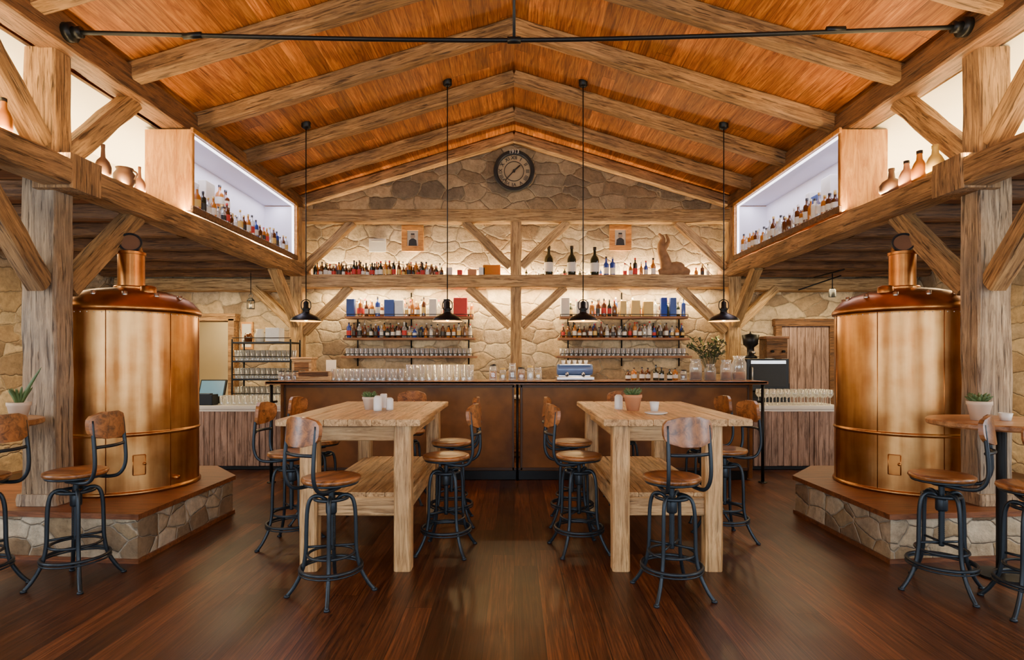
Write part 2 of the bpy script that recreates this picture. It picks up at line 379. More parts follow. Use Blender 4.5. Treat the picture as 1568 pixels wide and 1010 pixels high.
def wallpoly(mb, pts, y0, y1):
    n = len(pts); vs = [(x, y0, z) for x, z in pts]+[(x, y1, z) for x, z in pts]
    mb.add(vs, [tuple(range(n)), tuple(range(n, 2*n))[::-1]]+[(i, n+i, n+(i+1) % n, (i+1) % n) for i in range(n)])
mb = MB(); ZG = 3.72; xg = (5.13-ZG)/.3
wallpoly(mb, [(-4.6, 0), (XS, 0), (XS, roofz(XS)), (xg, ZG), (-4.6, ZG)], YB, YB+.25)
wallpoly(mb, [(-5.35, 2.12), (-4.6, 2.12), (-4.6, ZG), (-5.35, roofz(5.35))], YB, YB+.25)
wallpoly(mb, [(-XS, 0), (-5.35, 0), (-5.35, roofz(5.35)), (-XS, roofz(XS))], YB, YB+.25)
mb.obj('wall_back', [M_STONE])
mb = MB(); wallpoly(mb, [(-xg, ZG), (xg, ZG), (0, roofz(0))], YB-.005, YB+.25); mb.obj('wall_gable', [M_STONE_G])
slab('wall_left', -XS-.25, -XS, YF, 11.2, 0, 3.5, M_STONE)
slab('wall_right', XS, XS+.25, YF, YB+.25, 0, 3.5, M_STONE)
slab('wall_front', -XS, XS, YF-.25, YF, 0, 5.3, M_PLASTER)
slab('wall_passage', -XS, -4.2, 10.9, 11.1, 0, 2.6, M_PLASTER)
slab('wall_passage_side', -4.3, -4.2, 9.6, 10.9, 0, 2.6, M_PLASTER)
slab('ceiling_passage', -XS, -4.2, 9.6, 11.1, 2.5, 2.6, M_PLASTER)
def shift_new(before, dx):
    for o in list(COL.objects):
        if o.name not in before and o.parent is None: o.location.x += dx
for s, nm in ((-1, 'left'), (1, 'right')):
    x0, x1 = sorted((s*4.45, s*4.55))
    slab('wall_loft_'+nm, x0, x1, YF, YB, 2.97, roofz(4.5)+.05, M_PLASTER)
    x0, x1 = sorted((s*3.53, s*XS))
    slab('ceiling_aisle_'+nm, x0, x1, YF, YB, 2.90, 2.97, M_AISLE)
    before = set(o.name for o in COL.objects)
    y = 1.0
    while y < 9.2:
        beam('aisle_ceiling_joist', (s*3.55, y, 2.83), (s*(XS-.06), y, 2.83), .12, .14, M_TIMBER_D); y += .72
    beam('aisle_tie_beam', (s*3.56, 9.2, 2.66), (s*6.4, 9.2, 2.66), .2, .2, M_TIMBER_B)
    beam('loft_beam', (s*3.41, 1.2, 2.855), (s*3.41, 9.33, 2.855), .22, .2, M_TIMBER)
    beam('purlin_beam', (s*3.50, 1.2, 3.945), (s*3.50, 9.33, 3.945), .24, .24, M_TIMBER_D)
    py = 4.395
    beam('timber_post', (s*3.60, py, 0.44), (s*3.60, py, 2.95), .26, .19, M_POST)
    beam('post_base_block', (s*3.60, py, 0.357), (s*3.60, py, .445), .30, .25, M_POST)
    beam('timber_post', (s*3.60, py, 2.95), (s*3.60, py, 3.83), .24, .18, M_TIMBER)
    beam('post_bracket_block', (s*3.44, py, 2.74), (s*3.44, py, 3.0), .30, .32, M_TIMBER)
    for d in (-1, 1):
        e = .12*d
        beam('knee_brace', (s*3.56, py+e, 2.02), (s*3.48, py+d*.82, 2.78), .13, .16, M_TIMBER)
        beam('knee_brace', (s*3.56, py+e, 3.08), (s*3.52, py+d*.85, 3.84), .13, .16, M_TIMBER)
    beam('timber_post', (s*3.60, 1.5, 0.0), (s*3.60, 1.5, 3.84), .26, .19, M_POST)
    beam('timber_post', (s*3.42, 9.0, 0), (s*3.42, 9.0, 3.84), .19, .19, M_TIMBER_B)
    beam('knee_brace', (s*3.42, 8.92, 2.02), (s*3.42, 8.1, 2.78), .13, .15, M_TIMBER_B)
    beam('knee_brace', (s*3.50, 9.05, 2.0), (s*4.15, 9.15, 2.6), .13, .13, M_TIMBER_B)
    if s > 0: shift_new(before, .045)
def rafz(x): return roofz(x)-.089
for y in (9.2, 8.3, 7.25, 6.15, 5.1, 4.05, 3.0, 1.9):
    for s in (-1, 1):
        beam('rafter', (0, y, rafz(0)), (s*3.62, y, rafz(3.62)), .14, .16, M_TIMBER, jit=.006)
YF2 = 9.02
beam('shelf_beam', (-3.4, YF2, 2.69), (3.44, YF2, 2.69), .2, .2, M_TIMBER_B)
beam('gable_tie_beam', (-3.4, YF2, 3.72), (3.44, YF2, 3.72), .2, .2, M_TIMBER_B)
beam('center_post', (.03, YF2, 0), (.03, YF2, 2.59), .17, .17, M_TIMBER_B)
beam('center_post', (.03, YF2, 2.79), (.03, YF2, 3.62), .17, .17, M_TIMBER_B)
for a, b in (((-.06, 2.93), (-.78, 3.63)), ((.12, 2.93), (.84, 3.63)), ((-3.33, 2.9), (-2.55, 3.63)), ((3.35, 2.9), (2.58, 3.63)),
             ((-.06, 1.98), (-.72, 2.6)), ((.12, 1.98), (.80, 2.6)), ((-3.33, 1.88), (-2.6, 2.6)), ((3.35, 1.9), (2.62, 2.6))):
    beam('frame_brace', (a[0], YF2, a[1]), (b[0], YF2, b[1]), .12, .13, M_TIMBER_B)
slab('bottle_ledge', -3.3, 3.3, 9.12, YB, 2.72, 2.785, M_TIMBER_B)

mb = MB(); zr = 3.93
mb.tube(smooth_path([(-3.36, 4.3, zr), (0, 4.3, zr-.06), (3.40, 4.3, zr+.04)], 10), .017, 8)
mb.tube([(0, 4.3, zr-.06), (0, 4.3, 5.05)], .012, 8)
for s in (-1, 1):
    z = zr+(.04 if s > 0 else 0); o = .045 if s > 0 else 0
    mb.tube([(s*3.385+o, 4.3, z), (s*3.33+o, 4.3, z)], .07, 16); mb.tube([(s*3.33+o, 4.3, z), (s*3.27+o, 4.3, z)], .042, 12)
    mb.tube([(s*2.5, 4.3, z-.03*(1 if s < 0 else .6)), (s*2.36, 4.3, z-.02)], .024, 8)
mb.tube([(-.05, 4.3, zr-.06), (.05, 4.3, zr-.06)], .026, 8)
mb.obj('tie_rod', [M_BLACK])

for i, x in enumerate((-4.2, 0, 4.2)):
    mb = MB(); w, h, zc = 2.0, 2.4, 1.9
    mb.box((x, YF+.03, zc), (w, .02, h), 1)
    for dx in (-w/2, 0, w/2): mb.box((x+dx, YF+.06, zc), (.08, .08, h+.08))
    for dz in (-h/2, 0, h/2): mb.box((x, YF+.06, zc+dz), (w+.08, .08, .08))
    mb.obj('window_%d' % (i+1), [M_TIMBER_D, M_WIND])
for i, s in enumerate((-1, 1)):
    mb = MB(); w, h, zc, y = 1.8, 1.5, 1.75, 2.2; X = s*(XS-.03)
    mb.box((X, y, zc), (.02, w, h), 1)
    for dy in (-w/2, 0, w/2): mb.box((X-s*.03, y+dy, zc), (.08, .08, h+.08))
    for dz in (-h/2, 0, h/2): mb.box((X-s*.03, y, zc+dz), (.08, w+.08, .08))
    mb.obj('window_%d' % (i+4), [M_TIMBER_D, M_WIND])

# ------------------------------------------------------------------ display cases
def bottle(mb, x, y, z, h, r, g, lab=None, cap=8, kind=0, n=12):
    if kind == 0: pr = [(0, 0), (r*.92, 0), (r, .02*h), (r, .56*h), (r*.85, .64*h), (r*.4, .73*h), (r*.32, .8*h), (r*.32, .93*h)]
    elif kind == 1: pr = [(0, 0), (r*.95, 0), (r, .03*h), (r, .66*h), (r*.9, .72*h), (r*.36, .77*h), (r*.33, .93*h)]
    elif kind == 2: pr = [(0, 0), (r*.7, 0), (r, .15*h), (r, .35*h), (r*.75, .5*h), (r*.3, .62*h), (r*.22, .93*h)]
    else: pr = [(0, 0), (r*.9, 0), (r*1.02, .2*h), (r, .45*h), (r*.7, .62*h), (r*.42, .72*h), (r*.34, .93*h)]
    mb.lathe((x, y, z), pr, n, g)
    rr = pr[-1][0]*1.2
    mb.lathe((x, y, z), [(rr, .9*h), (rr, h), (0, h)], n, cap)
    if lab is not None and kind < 2:
        mb.lathe((x, y, z), [(r*1.03, .16*h), (r*1.03, .46*h)], n, lab)
def rand_bottle(mb, x, y, z, hmin, hmax, dark=.5):
    h = R(hmin, hmax); r = R(.03, .042)*(h/.28)**.5
    t = random.random()
    g = random.choice([0, 1, 0, 3]) if t < dark else random.choice([2, 2, 3, 10, 4, 2])
    bottle(mb, x, y, z, h, r, g, random.choice([5, 5, 9, 6, 5, 8, None]), random.choice([8, 8, 9, 6, 5]), random.choice([0, 0, 1, 1]), n=10)
for s in (-1, 1):
    before = set(o.name for o in COL.objects)
    e = empty('display_case', (s*3.5, 7.2, 3.0))
    y0, y1, z0, z1, xi, xo = 5.82, 8.6, 2.985, 3.81, 3.29, 3.78
    def part(nm, c, d, mat):
        m_ = MB(); m_.box((0, 0, 0), d); o = m_.obj(nm, [mat], e, (c[0]-e.location.x, c[1]-e.location.y, c[2]-e.location.z)); return o
    xm = s*(xi+xo)/2
    beam('end_panel', (s*(xi+xo)/2, y0+.02, z0), (s*(xi+xo)/2, y0+.02, z1), xo-xi, .05, M_ORANGE, e, jit=.001)
    part('far_panel', (xm, y1, (z0+z1)/2), (xo-xi, .04, z1-z0), M_ORANGE)
    part('bottom_panel', (xm, (y0+y1)/2, z0+.015), (xo-xi, y1-y0, .05), M_TIMBER_D)
    part('top_panel', (xm, (y0+y1)/2, z1-.015), (xo-xi, y1-y0, .03), M_TIMBER_D)
    part('back_panel', (s*(xo-.02), (y0+y1)/2, (z0+z1)/2), (.02, y1-y0-.06, z1-z0-.08), M_WHITE)
    part('white_bottom', (xm, (y0+y1)/2, z0+.045), (xo-xi-.04, y1-y0-.08, .01), M_WHITE)
    part('white_ceiling', (xm, (y0+y1)/2, z1-.035), (xo-xi-.04, y1-y0-.08, .01), M_WHITE)
    part('white_end_near', (xm, y0+.06, (z0+z1)/2), (xo-xi-.04, .02, z1-z0-.1), M_WHITE)
    part('white_end_far', (xm, y1-.04, (z0+z1)/2), (xo-xi-.04, .02, z1-z0-.1), M_WHITE)
    part('led_strip_top', (s*(xi+.03), (y0+y1)/2, z1-.05), (.03, y1-y0-.1, .015), M_LED)
    part('led_strip_far', (s*(xi+.03), y1-.055, (z0+z1)/2), (.03, .015, z1-z0-.12), M_LED)
    part('rim_bottom', (s*(xi-.005), (y0+y1)/2, z0+.01), (.03, y1-y0+.04, .07), M_TIMBER_D)
    part('rim_top', (s*(xi-.005), (y0+y1)/2, z1-.01), (.03, y1-y0+.04, .05), M_ORANGE)
    part('rim_far', (s*(xi-.005), y1, (z0+z1)/2), (.03, .05, z1-z0), M_ORANGE)
    mb = MB(); zb = z0+.052
    for row in (0, 1):
        y = 6.05+row*.05
        while y < 8.47:
            x = s*(3.37+row*.12)
            if s > 0:
                bottle(mb, x, y, zb, R(.18, .3), R(.034, .045), random.choice([2, 3, 5, 3, 10, 12, 0]), random.choice([5, 5, None]), random.choice([8, 5, 9]), random.choice([0, 1]), n=10)
            else: rand_bottle(mb, x, y, zb, .15, .28, .3)
            y += R(.08, .12)
    if s < 0:
        mb.box((-3.58, 6.62, zb+.24), (.1, .2, .48), 5); mb.box((-3.6, 6.36, zb+.2), (.1, .12, .4), 12)
        mb.box((-3.58, 7.0, zb+.13), (.1, .34, .26), 9); bottle(mb, -3.58, 6.92, zb+.26, .28, .05, 3, 5, 8, 0); bottle(mb, -3.58, 7.06, zb+.26, .26, .05, 0, 5, 8, 0)
    else:
        mb.box((3.6, 6.55, zb+.26), (.12, .2, .52), 12); mb.box((3.6, 6.8, zb+.19), (.12, .16, .38), 7); mb.box((3.6, 6.97, zb+.23), (.1, .1, .46), 12)
    mb.obj('liquor_bottles', BOT)
    if s > 0: shift_new(before, .045)

zt = 2.962
def single(nm, x, y, z, h, r, g, kind, cap=11):
    m_ = MB(); bottle(m_, 0, 0, 0, h, r, g, None, cap, kind, 20); m_.obj(nm, BOT, None, (x, y, z))
single('brown_stoneware_bottle', -3.41, 4.72, zt, .28, .06, 11, 2)
m_ = MB(); m_.lathe((0, 0, 0), [(0, 0), (.06, 0), (.085, .05), (.085, .11), (.06, .15), (.07, .17), (.06, .172), (.05, .15)], 20, 11); m_.tube(smooth_path([(.07, 0, .15), (.11, 0, .12), (.085, 0, .07)], 4), .008, 6, 11)
m_.obj('stoneware_jug', BOT, None, (-3.41, 4.98, zt))
single('clay_bottle', -3.41, 5.18, zt, .25, .05, 13, 2, 13)
single('round_flask', 3.45, 5.20, zt, .24, .1, 11, 2, 11)
single('amber_bottle', 3.45, 5.0, zt, .24, .06, 13, 3, 8)
single('amber_bottle', 3.45, 4.84, zt, .27, .06, 3, 3, 8)
single('pale_flask', 3.45, 4.66, zt, .25, .065, 9, 3, 9)
single('amber_bottle', -3.41, 3.80, zt, .24, .05, 3, 3, 8)

# ------------------------------------------------------------------ ledge bottles, pictures, clock
mb = MB()
for row in (9.16, 9.25):
    x = -3.2
    while x < -1.15:
        rand_bottle(mb, x, row, 2.786, .15+(.04 if row > 9.2 else 0), .27, .85); x += R(.062, .09)
mb.obj('miniature_bottles', BOT)
mb = MB(); x = .2
while x < 2.35:
    if x < 1.45: rand_bottle(mb, x, 9.29, 2.786, .1, .18, .5)
    else: rand_bottle(mb, x, 9.22, 2.786, .22, .34, .6)
    x += R(.07, .12)
for x in (2.95, 3.05, 3.14): rand_bottle(mb, x, 9.22, 2.786, .15, .22, .3)
mb.obj('liquor_bottles', BOT)
for xx, h in ((.56, .5), (.93, .5), (1.30, .48)):
    m_ = MB(); bottle(m_, 0, 0, 0, h, .072, 1, 5, 8, 0, 20); m_.obj('champagne_bottle', BOT, None, (xx, 9.17, 2.787))
m_ = MB()
for xx, w, h, c in ((-.68, .14, .13, 13), (-.52, .1, .16, 12), (-.36, .28, .2, 3), (-1.05, .1, .16, 5), (-.88, .08, .12, 6)):
    m_.box((xx, 9.24, 2.787+h/2), (w, .1, h), c)
m_.obj('gift_boxes', BOT)
def picture(x, z, w=.36, h=.43):
    e = empty('portrait_picture', (x, 9.33, z)); m_ = MB()
    t = .09
    for dx in (-1, 1): m_.box((dx*(w-t)/2, -.015, 0), (t, .03, h))
    for dz in (-1, 1): m_.box((0, -.015, dz*(h-t)/2), (w, .032, t))
    m_.obj('frame', [M_ORANGE], e)
    m_ = MB(); m_.box((0, 0, 0), (w-.06, .012, h-.06)); m_.obj('paper', [M_PHOTO], e)
    m_ = MB(); Mx = Matrix.Rotation(math.pi/2, 3, 'X')
    m_.lathe((0, -.012, .035), [(0, 0), (.03, 0), (.038, -.003)][::-1], 16, 0, M=Mx)
    m_.obj('face', [M_SKIN], e)
    m_ = MB(); m_.add([(-.07, -.01, -.12), (.07, -.01, -.12), (.06, -.01, -.03), (.02, -.01, 0), (-.02, -.01, 0), (-.06, -.01, -.03)], [(0, 1, 2, 3, 4, 5)])
    m_.box((0, -.013, .07), (.06, .004, .025)); m_.obj('suit', [M_INK], e)
picture(-1.66, 3.44); picture(1.74, 3.45)
m_ = MB(); m_.box((0, 0, 0), (.28, .012, .22)); m_.box((0, -.007, .07), (.2, .004, .02), 1); m_.obj('wall_certificate', [M_LW, M_PHOTO], None, (-2.24, 9.335, 3.33))

e = empty('wall_clock', (0, 9.27, 4.52)); MR = Matrix.Rotation(math.pi/2, 3, 'X')
m_ = MB()
m_.lathe((0, 0, 0), [(.265, 0), (.265, .04), (.285, .05), (.32, .05), (.335, .04), (.335, 0), (.265, 0)], 48, 0, False, M=MR)
m_.lathe((0, 0, 0), [(.155, .0), (.155, .015), (.162, .015), (.162, .0)], 40, 0, False, M=MR)
for k, ln, w in ((1.62, .13, .012), (7.4, .22, .009)):
    a = math.pi/2-2*math.pi*k/12; m_.tube([(-.03*math.cos(a), -.045, -.03*math.sin(a)), (ln*math.cos(a), -.045, ln*math.sin(a))], w, 6)
m_.tube([(0, 0, 0), (0, -.055, 0)], .02, 12)
m_.obj('case_and_hands', [M_LK], e)
m_ = MB(); m_.lathe((0, .0, 0), [(.27, 0), (.165, .004), (.165, -.01)], 40, 0, False, M=MR); m_.lathe((0, .02, 0), [(.16, 0), (0, .001)], 40, 0, False, M=MR); m_.obj('dial_ring', [simple('tan_dial', (.46, .34, .2), .7)], e)
def text(nm, s, size, loc, rot, par, mat):
    c = bpy.data.curves.new(nm, 'FONT'); c.body = s; c.size = size; c.extrude = .003; c.align_x = 'CENTER'; c.align_y = 'CENTER'
    c.materials.append(mat); o = bpy.data.objects.new(nm, c); COL.objects.link(o); o.parent = par; o.location = loc; o.rotation_euler = rot; return o
for i, t in enumerate(['XII', 'I', 'II', 'III', 'IIII', 'V', 'VI', 'VII', 'VIII', 'IX', 'X', 'XI']):
    a = -2*math.pi*i/12
    text('numeral', t, .085, (-.217*math.sin(a), -.012, .217*math.cos(a)), (Matrix.Rotation(-a, 4, 'Y') @ Matrix.Rotation(math.pi/2, 4, 'X')).to_euler(), e, M_LK)
text('year', '1913', .085, (0, -.055, .302), (math.pi/2, 0, 0), e, M_LW)

m_ = MB()
m_.tube(smooth_path([(-.24, 0, .07), (-.1, 0, .1), (.06, 0, .14), (.14, 0, .1), (.26, 0, .08)], 4), [.05+.07*math.sin(math.pi*(i/16)) for i in range(17)], 10)
m_.tube(smooth_path([(-.1, 0, .12), (-.14, 0, .3), (-.2, 0, .48), (-.17, 0, .62), (-.24, -.02, .7)], 4), [.11-.09*i/16 for i in range(17)], 10)
m_.tube(smooth_path([(-.17, 0, .45), (-.08, 0, .58), (-.12, 0, .7)], 3), [.05, .045, .04, .03, .025, .02, .012], 8)
m_.obj('driftwood_sculpture', [simple('driftwood', (.26, .14, .06), .9, noise=.5)], None, (2.58, 9.22, 2.786))

# ------------------------------------------------------------------ wall shelves with bottles
def shelf_unit(x0, x1):
    e = empty('wall_shelf', ((x0+x1)/2, 9.25, 1.8)); ex = e.location.x
    Z = (2.13, 1.79, 1.50)
    for i, z in enumerate(Z):
        beam('board', (x0-.03*i, 9.2, z), (x1+.03*i, 9.2, z), .24, .035, M_SEATX, e, jit=.002)
    m_ = MB(); L = (x1-x0)
    for fx in (0.07, .5, .96):
        xx = x0+L*fx-ex
        m_.tube([(xx, .06, -.45), (xx, .06, .75 if fx == .5 else .4)], .013, 8)
    for z in Z:
        m_.tube([(x0-ex, -.16, z+.05-1.8), (x1-ex, -.16, z+.05-1.8)], .006, 6)
        for xx in (x0, (x0+x1)/2, x1): m_.tube([(xx-ex, -.16, z-1.8), (xx-ex, -.16, z+.05-1.8)], .006, 6)
    m_.obj('poles', [M_BLACK], e)
    return Z
for x0, x1 in ((-2.70, -.66), (.74, 2.78)):
    Z = shelf_unit(x0, x1)
    mb = MB()
    if x0 < 0: BX = ((-2.62, .13, .28, 7), (-2.0, .16, .27, 7), (-1.84, .14, .26, 12), (-1.3, .12, .28, 5), (-.86, .22, .3, 6), (-1.08, .1, .28, 8))
    else: BX = ((1.95, .14, .26, 9), (1.1, .2, .24, 5), (2.4, .1, .3, 4), (2.55, .1, .3, 7), (.82, .14, .3, 5), (1.75, .1, .25, 9), (2.15, .16, .24, 9))
    for (xx, w, h, c) in BX: mb.box((xx, 9.14, Z[0]+.02+h/2), (w, .09, h), c)
    x = x0+.05
    while x < x1-.04:
        if not any(abs(x-b[0]) < b[1]/2+.04 for b in BX): rand_bottle(mb, x, 9.13, Z[0]+.02, .22, .32, .6)
        rand_bottle(mb, x+.04, 9.25, Z[0]+.02, .22, .32, .55)
        x += R(.08, .1)
    for row in (9.13, 9.24):
        x = x0+.05
        while x < x1-.04:
            rand_bottle(mb, x, row, Z[1]+.02, .16, .26, .65); x += R(.075, .1)
    mb.obj('liquor_bottles', BOT)
    mb = MB(); x = x0+.03
    while x < x1-.02:
        for yy in (9.12, 9.2, 9.28): mb.lathe((x, yy, Z[2]+.02), [(.026, 0), (.034, .12), (.031, .12), (.024, .008), (0, .008)], 10, 0)
        x += .075
    mb.obj('drinking_glasses', [M_GLASS])

# ------------------------------------------------------------------ bar counter
e = empty('bar_counter', (0, 7.0, 0))
def bp(nm, c, d, mat): m_ = MB(); m_.box((c[0], c[1]-7.0, c[2]), d); return m_.obj(nm, [mat], e)
bp('panel_left', (-1.39, 6.90, .64), (2.76, .05, 1.05), M_RUST); bp('panel_right', (1.45, 6.90, .64), (2.76, .05, 1.05), M_RUST)
bp('plinth', (.03, 6.93, .06), (5.6, .06, .12), M_BLACK)
bp('side_left', (-2.80, 7.1, .6), (.05, .45, 1.16), M_RUST); bp('side_right', (2.86, 7.1, .6), (.05, .45, 1.16), M_RUST)
bp('countertop', (.03, 7.06, 1.187), (5.92, .70, .03), M_BARTOP)
bp('countertop_edge', (.03, 6.72, 1.182), (5.94, .02, .035), M_BARTOP)
m_ = MB()
for xx in (-2.88, 2.95):
    m_.tube([(xx, -.25, 0), (xx, -.25, 1.16)], .02, 8); m_.lathe((xx, -.25, 0), [(.05, 0), (.05, .012), (0, .013)], 12)
    m_.tube([(xx, -.25, .95), (xx, -.1, .95)], .015, 8)
m_.tube([(.04, -.13, 0), (.04, -.13, 1.16)], .016, 8)
for xx in (-2.8, 2.86): m_.tube([(xx, .42, 0), (xx, .42, 1.16)], .02, 8)
m_.obj('metal_posts', [M_BLACK], e)
m_ = MB()
for xx in (-2.77, -.01, .09, 2.83): m_.box((xx, -.13, .65), (.022, .012, 1.05))
m_.box((.03, -.13, 1.135), (5.6, .012, .03)); m_.box((.03, -.13, .14), (5.6, .012, .03))
m_.obj('panel_trim', [M_FRAME], e)
m_ = MB(); m_.box((.03, 8.93, .44), (5.4, .1, .86)); m_.box((.03, 8.72, .44), (5.4, .36, .86)); m_.box((.03, 8.72, .89), (5.5, .42, .04), 1)
for i in range(9): m_.box((-2.35+i*.6, 8.53, .45), (.52, .02, .72), 2)
m_.obj('back_counter', [M_TIMBER_D, M_MARBLE, M_SEATX], None, (0, -.07, 0))

ZB = 1.204
def glasses(x0, x1, ys, z, h, r, step, nm='drinking_glasses'):
    mb = MB()
    for yy in ys:
        x = x0
        while x < x1: mb.lathe((x+R(-.008, .008), yy, z), [(r*.8, 0), (r, h), (r*.93, h), (r*.72, .01), (0, .01)], 12); x += step
    mb.obj(nm, [M_GLASS])
glasses(-2.2, -1.32, (6.93, 7.02, 7.11), ZB, .14, .034, .075)
glasses(-1.28, -.52, (6.93, 7.03, 7.13), ZB, .19, .036, .082)
def jar(mb, x, y, z, h, r, lid=8, fill=None):
    mb.lathe((x, y, z), [(0, 0), (r, 0), (r*1.02, .04*h), (r*1.02, .75*h), (r*.85, .84*h), (r*.85, .88*h)], 16, 10)
    mb.lathe((x, y, z), [(r*.9, .86*h), (r*.9, h), (0, h)], 16, lid)
    if fill is not None: mb.lathe((x, y, z), [(0, .02), (r*.93, .02), (r*.93, .55*h), (0, .55*h)], 16, fill)
mb = MB()
for i, (x, h, r, f) in enumerate(((-.26, .2, .045, 3), (-.14, .15, .04, 9), (-.02, .21, .045, 0), (.09, .16, .045, 3), (.2, .18, .04, 5), (.3, .16, .045, 9))):
    jar(mb, x, 7.02+.05*(i % 2), ZB, h, r, [8, 9, 10][i % 3], f)
mb.obj('storage_jars', BOT)
mb = MB()
for i in range(8): bottle(mb, 1.40+i*.085, 6.98+.06*(i % 2), ZB, R(.12, .2), .033, random.choice([0, 3, 2, 1]), 5, 8, i % 2)
for x in (2.1, ): jar(mb, x, 7.05, ZB, .13, .04, 8, 0)
mb.obj('syrup_bottles', BOT)
mb = MB()
for i in range(4): jar(mb, -2.84+i*.085, 6.95, ZB, .12, .036, 8, 0)
mb.obj('preserve_jars', BOT)
m_ = MB(); m_.box((0, 0, .05), (.42, .22, .1)); m_.box((0, -.02, .08), (.36, .2, .06), 1); m_.obj('cutlery_tray', [M_TABLE, M_TIMBER_D], None, (-2.42, 6.97, ZB))
m_ = MB(); m_.box((0, 0, .15), (.13, .004, .2)); m_.box((0, .0, .02), (.15, .06, .04), 1); m_.obj('menu_card', [M_LW, M_TIMBER_D], None, (-2.34, 7.28, ZB))
m_ = MB(); m_.box((0, 0, .13), (.24, .2, .26)); m_.box((0, 0, .27), (.27, .22, .025)); m_.box((0, -.102, .13), (.18, .01, .18), 1); m_.obj('bread_basket', [M_TABLE, M_TIMBER_D], None, (-2.66, 7.22, ZB))
m_ = MB()
m_.box((0, 0, .025), (.46, .26, .04), 1); m_.box((0, .08, .08), (.40, .12, .1), 1)
m_.lathe((-.22, 0, .13), [(.0, 0), (.06, 0), (.07, .015), (.07, .425), (.06, .44), (0, .44)], 20, 0, M=Matrix.Rotation(math.pi/2, 3, 'Y'))
m_.box((0, .02, .19), (.38, .18, .015), 1)
for dx in (-.1, .1): m_.tube([(dx, -.06, .09), (dx, -.08, .06)], .022, 12, 1); m_.tube([(dx, -.08, .07), (dx, -.19, .065)], .01, 8, 2)
for i in range(5): m_.lathe((-.14+i*.07, 0, .2), [(.018, 0), (.027, .045), (.024, .045), (.0, .01)], 12, 3)
m_.obj('espresso_machine', [simple('pale_blue_enamel', (.12, .2, .4), .3, .2), M_STEELL, M_LK, M_CERAM], None, (.75, 7.05, ZB))
m_ = MB()
for x, h, r in ((-.24, .26, .075), (-.06, .2, .07), (.14, .25, .07), (.3, .30, .085)):
    m_.lathe((x, 0, 0), [(0, .004), (r, 0), (r, h*.7), (r*.75, h*.86), (r*.9, h), (r*.84, h), (r*.7, h*.86)], 20, 0)
    m_.lathe((x, 0, 0), [(0, .006), (r*.9, .008), (r*.9, .1), (0, .1)], 16, 1)
for k in range(22):
    a = R(0, 6.28); rr = R(.1, .34); b = Vector((-.06+.02*math.cos(a), .02*math.sin(a), .05)); t = Vector((-.05+rr*math.cos(a), rr*math.sin(a)*.5, R(.28, .52)))
    mid = (b+t)/2+Vector((0, 0, .1)); pth = smooth_path([b, mid, t], 4); m_.tube(pth, .004, 5, 2)
    for q in pth[3:]:
        for j in range(4):
            d = Vector((R(-1, 1), R(-1, 1), R(-.3, 1))).normalized(); w = d.cross(Vector((0, 0, 1))).normalized()*.016; L = R(.04, .075)
            m_.add([q, q+d*L*.5+w, q+d*L, q+d*L*.5-w], [(0, 1, 2, 3)], random.choice([2, 3]))
m_.obj('glass_vases_with_branches', [M_GLASS, M_BARTOP, M_LEAFD, M_LEAF], None, (2.5, 7.08, ZB))

# ------------------------------------------------------------------ side counters
for s in (-1, 1):
    e = empty('side_counter', (s*3.66, 7.75, 0)); m_ = MB(); x = -.6
    while x < .6:
        w = R(.05, .1); m_.box((x+w/2, -.26+R(-.012, .012), .42), (w*.96, .03, .72)); x += w
    for k in range(8): m_.box((s*.6, -.2+k*.06, .42), (.03, .055, .72)); m_.box((-s*.6, -.2+k*.06, .42), (.03, .055, .72))
    m_.obj('slats', [M_SLATS], e)
    m_ = MB(); m_.box((0, 0, .83), (1.3, .58, .05)); m_.box((0, -.27, .79), (1.26, .02, .03)); m_.obj('worktop', [M_MARBLE], e)
    m_ = MB(); m_.box((0, .02, .03), (1.15, .45, .06)); m_.obj('plinth', [M_BLACK], e)
    m_ = MB(); m_.box((0, .02, .42), (1.14, .46, .72)); m_.obj('carcass', [M_TIMBER_D], e)
def wineglass(mb, x, y, z, h=.2):
    mb.lathe((x, y, z), [(.036, 0), (.034, .004), (.006, .01), (.005, .45*h), (.02, .5*h), (.04, .68*h), (.033, h), (.031, h), (.037, .68*h), (.0, .5*h)], 12)
mb = MB()
for i in range(10):
    for j in range(3): wineglass(mb, 3.34+i*.095, 7.55+j*.11, .857)
mb.obj('wine_glasses', [M_GLASS])
glasses(-3.9, -3.1, (7.6, 7.7), .857, .12, .034, .08)
m_ = MB(); T = Matrix.Rotation(-.35, 3, 'X')
m_.box((0, 0, .2), (.36, .03, .26), 0, M=T); m_.box((0, -.018, .205), (.32, .01, .22), 1, M=T); m_.box((0, .06, .05), (.16, .18, .1), 0); m_.box((0, .03, .12), (.06, .05, .12))
m_.obj('cash_register_screen', [M_BLACK, M_SCREEN], None, (-4.14, 7.82, .857))
m_ = MB(); m_.box((0, 0, .07), (.26, .16, .14)); m_.box((0, -.04, .145), (.2, .08, .02), 1); m_.obj('receipt_printer', [M_BLACK, M_STEEL], None, (-4.1, 7.56, .857))
e = empty('glass_rack', (-3.63, 8.35, 0)); m_ = MB()
for dx in (-.42, .42):
    for dy in (-.18, .18): m_.tube([(dx, dy, 0), (dx, dy, 1.75)], .015, 6)
for z in (.45, .9, 1.17, 1.43, 1.70):
    m_.box((0, 0, z), (.86, .38, .025))
    m_.tube([(-.42, -.18, z+.07), (.42, -.18, z+.07)], .006, 6)
m_.obj('rack_frame', [M_BLACK], e)
m_ = MB()
for z in (.913, 1.183, 1.443):
    for i in range(11):
        for dy in (-.12, -.03, .06): m_.lathe((-.38+i*.076, dy, z), [(.024, 0), (.034, .15), (.031, .15), (.022, .01), (0, .01)], 10)
m_.obj('glassware', [M_GLASS], e)
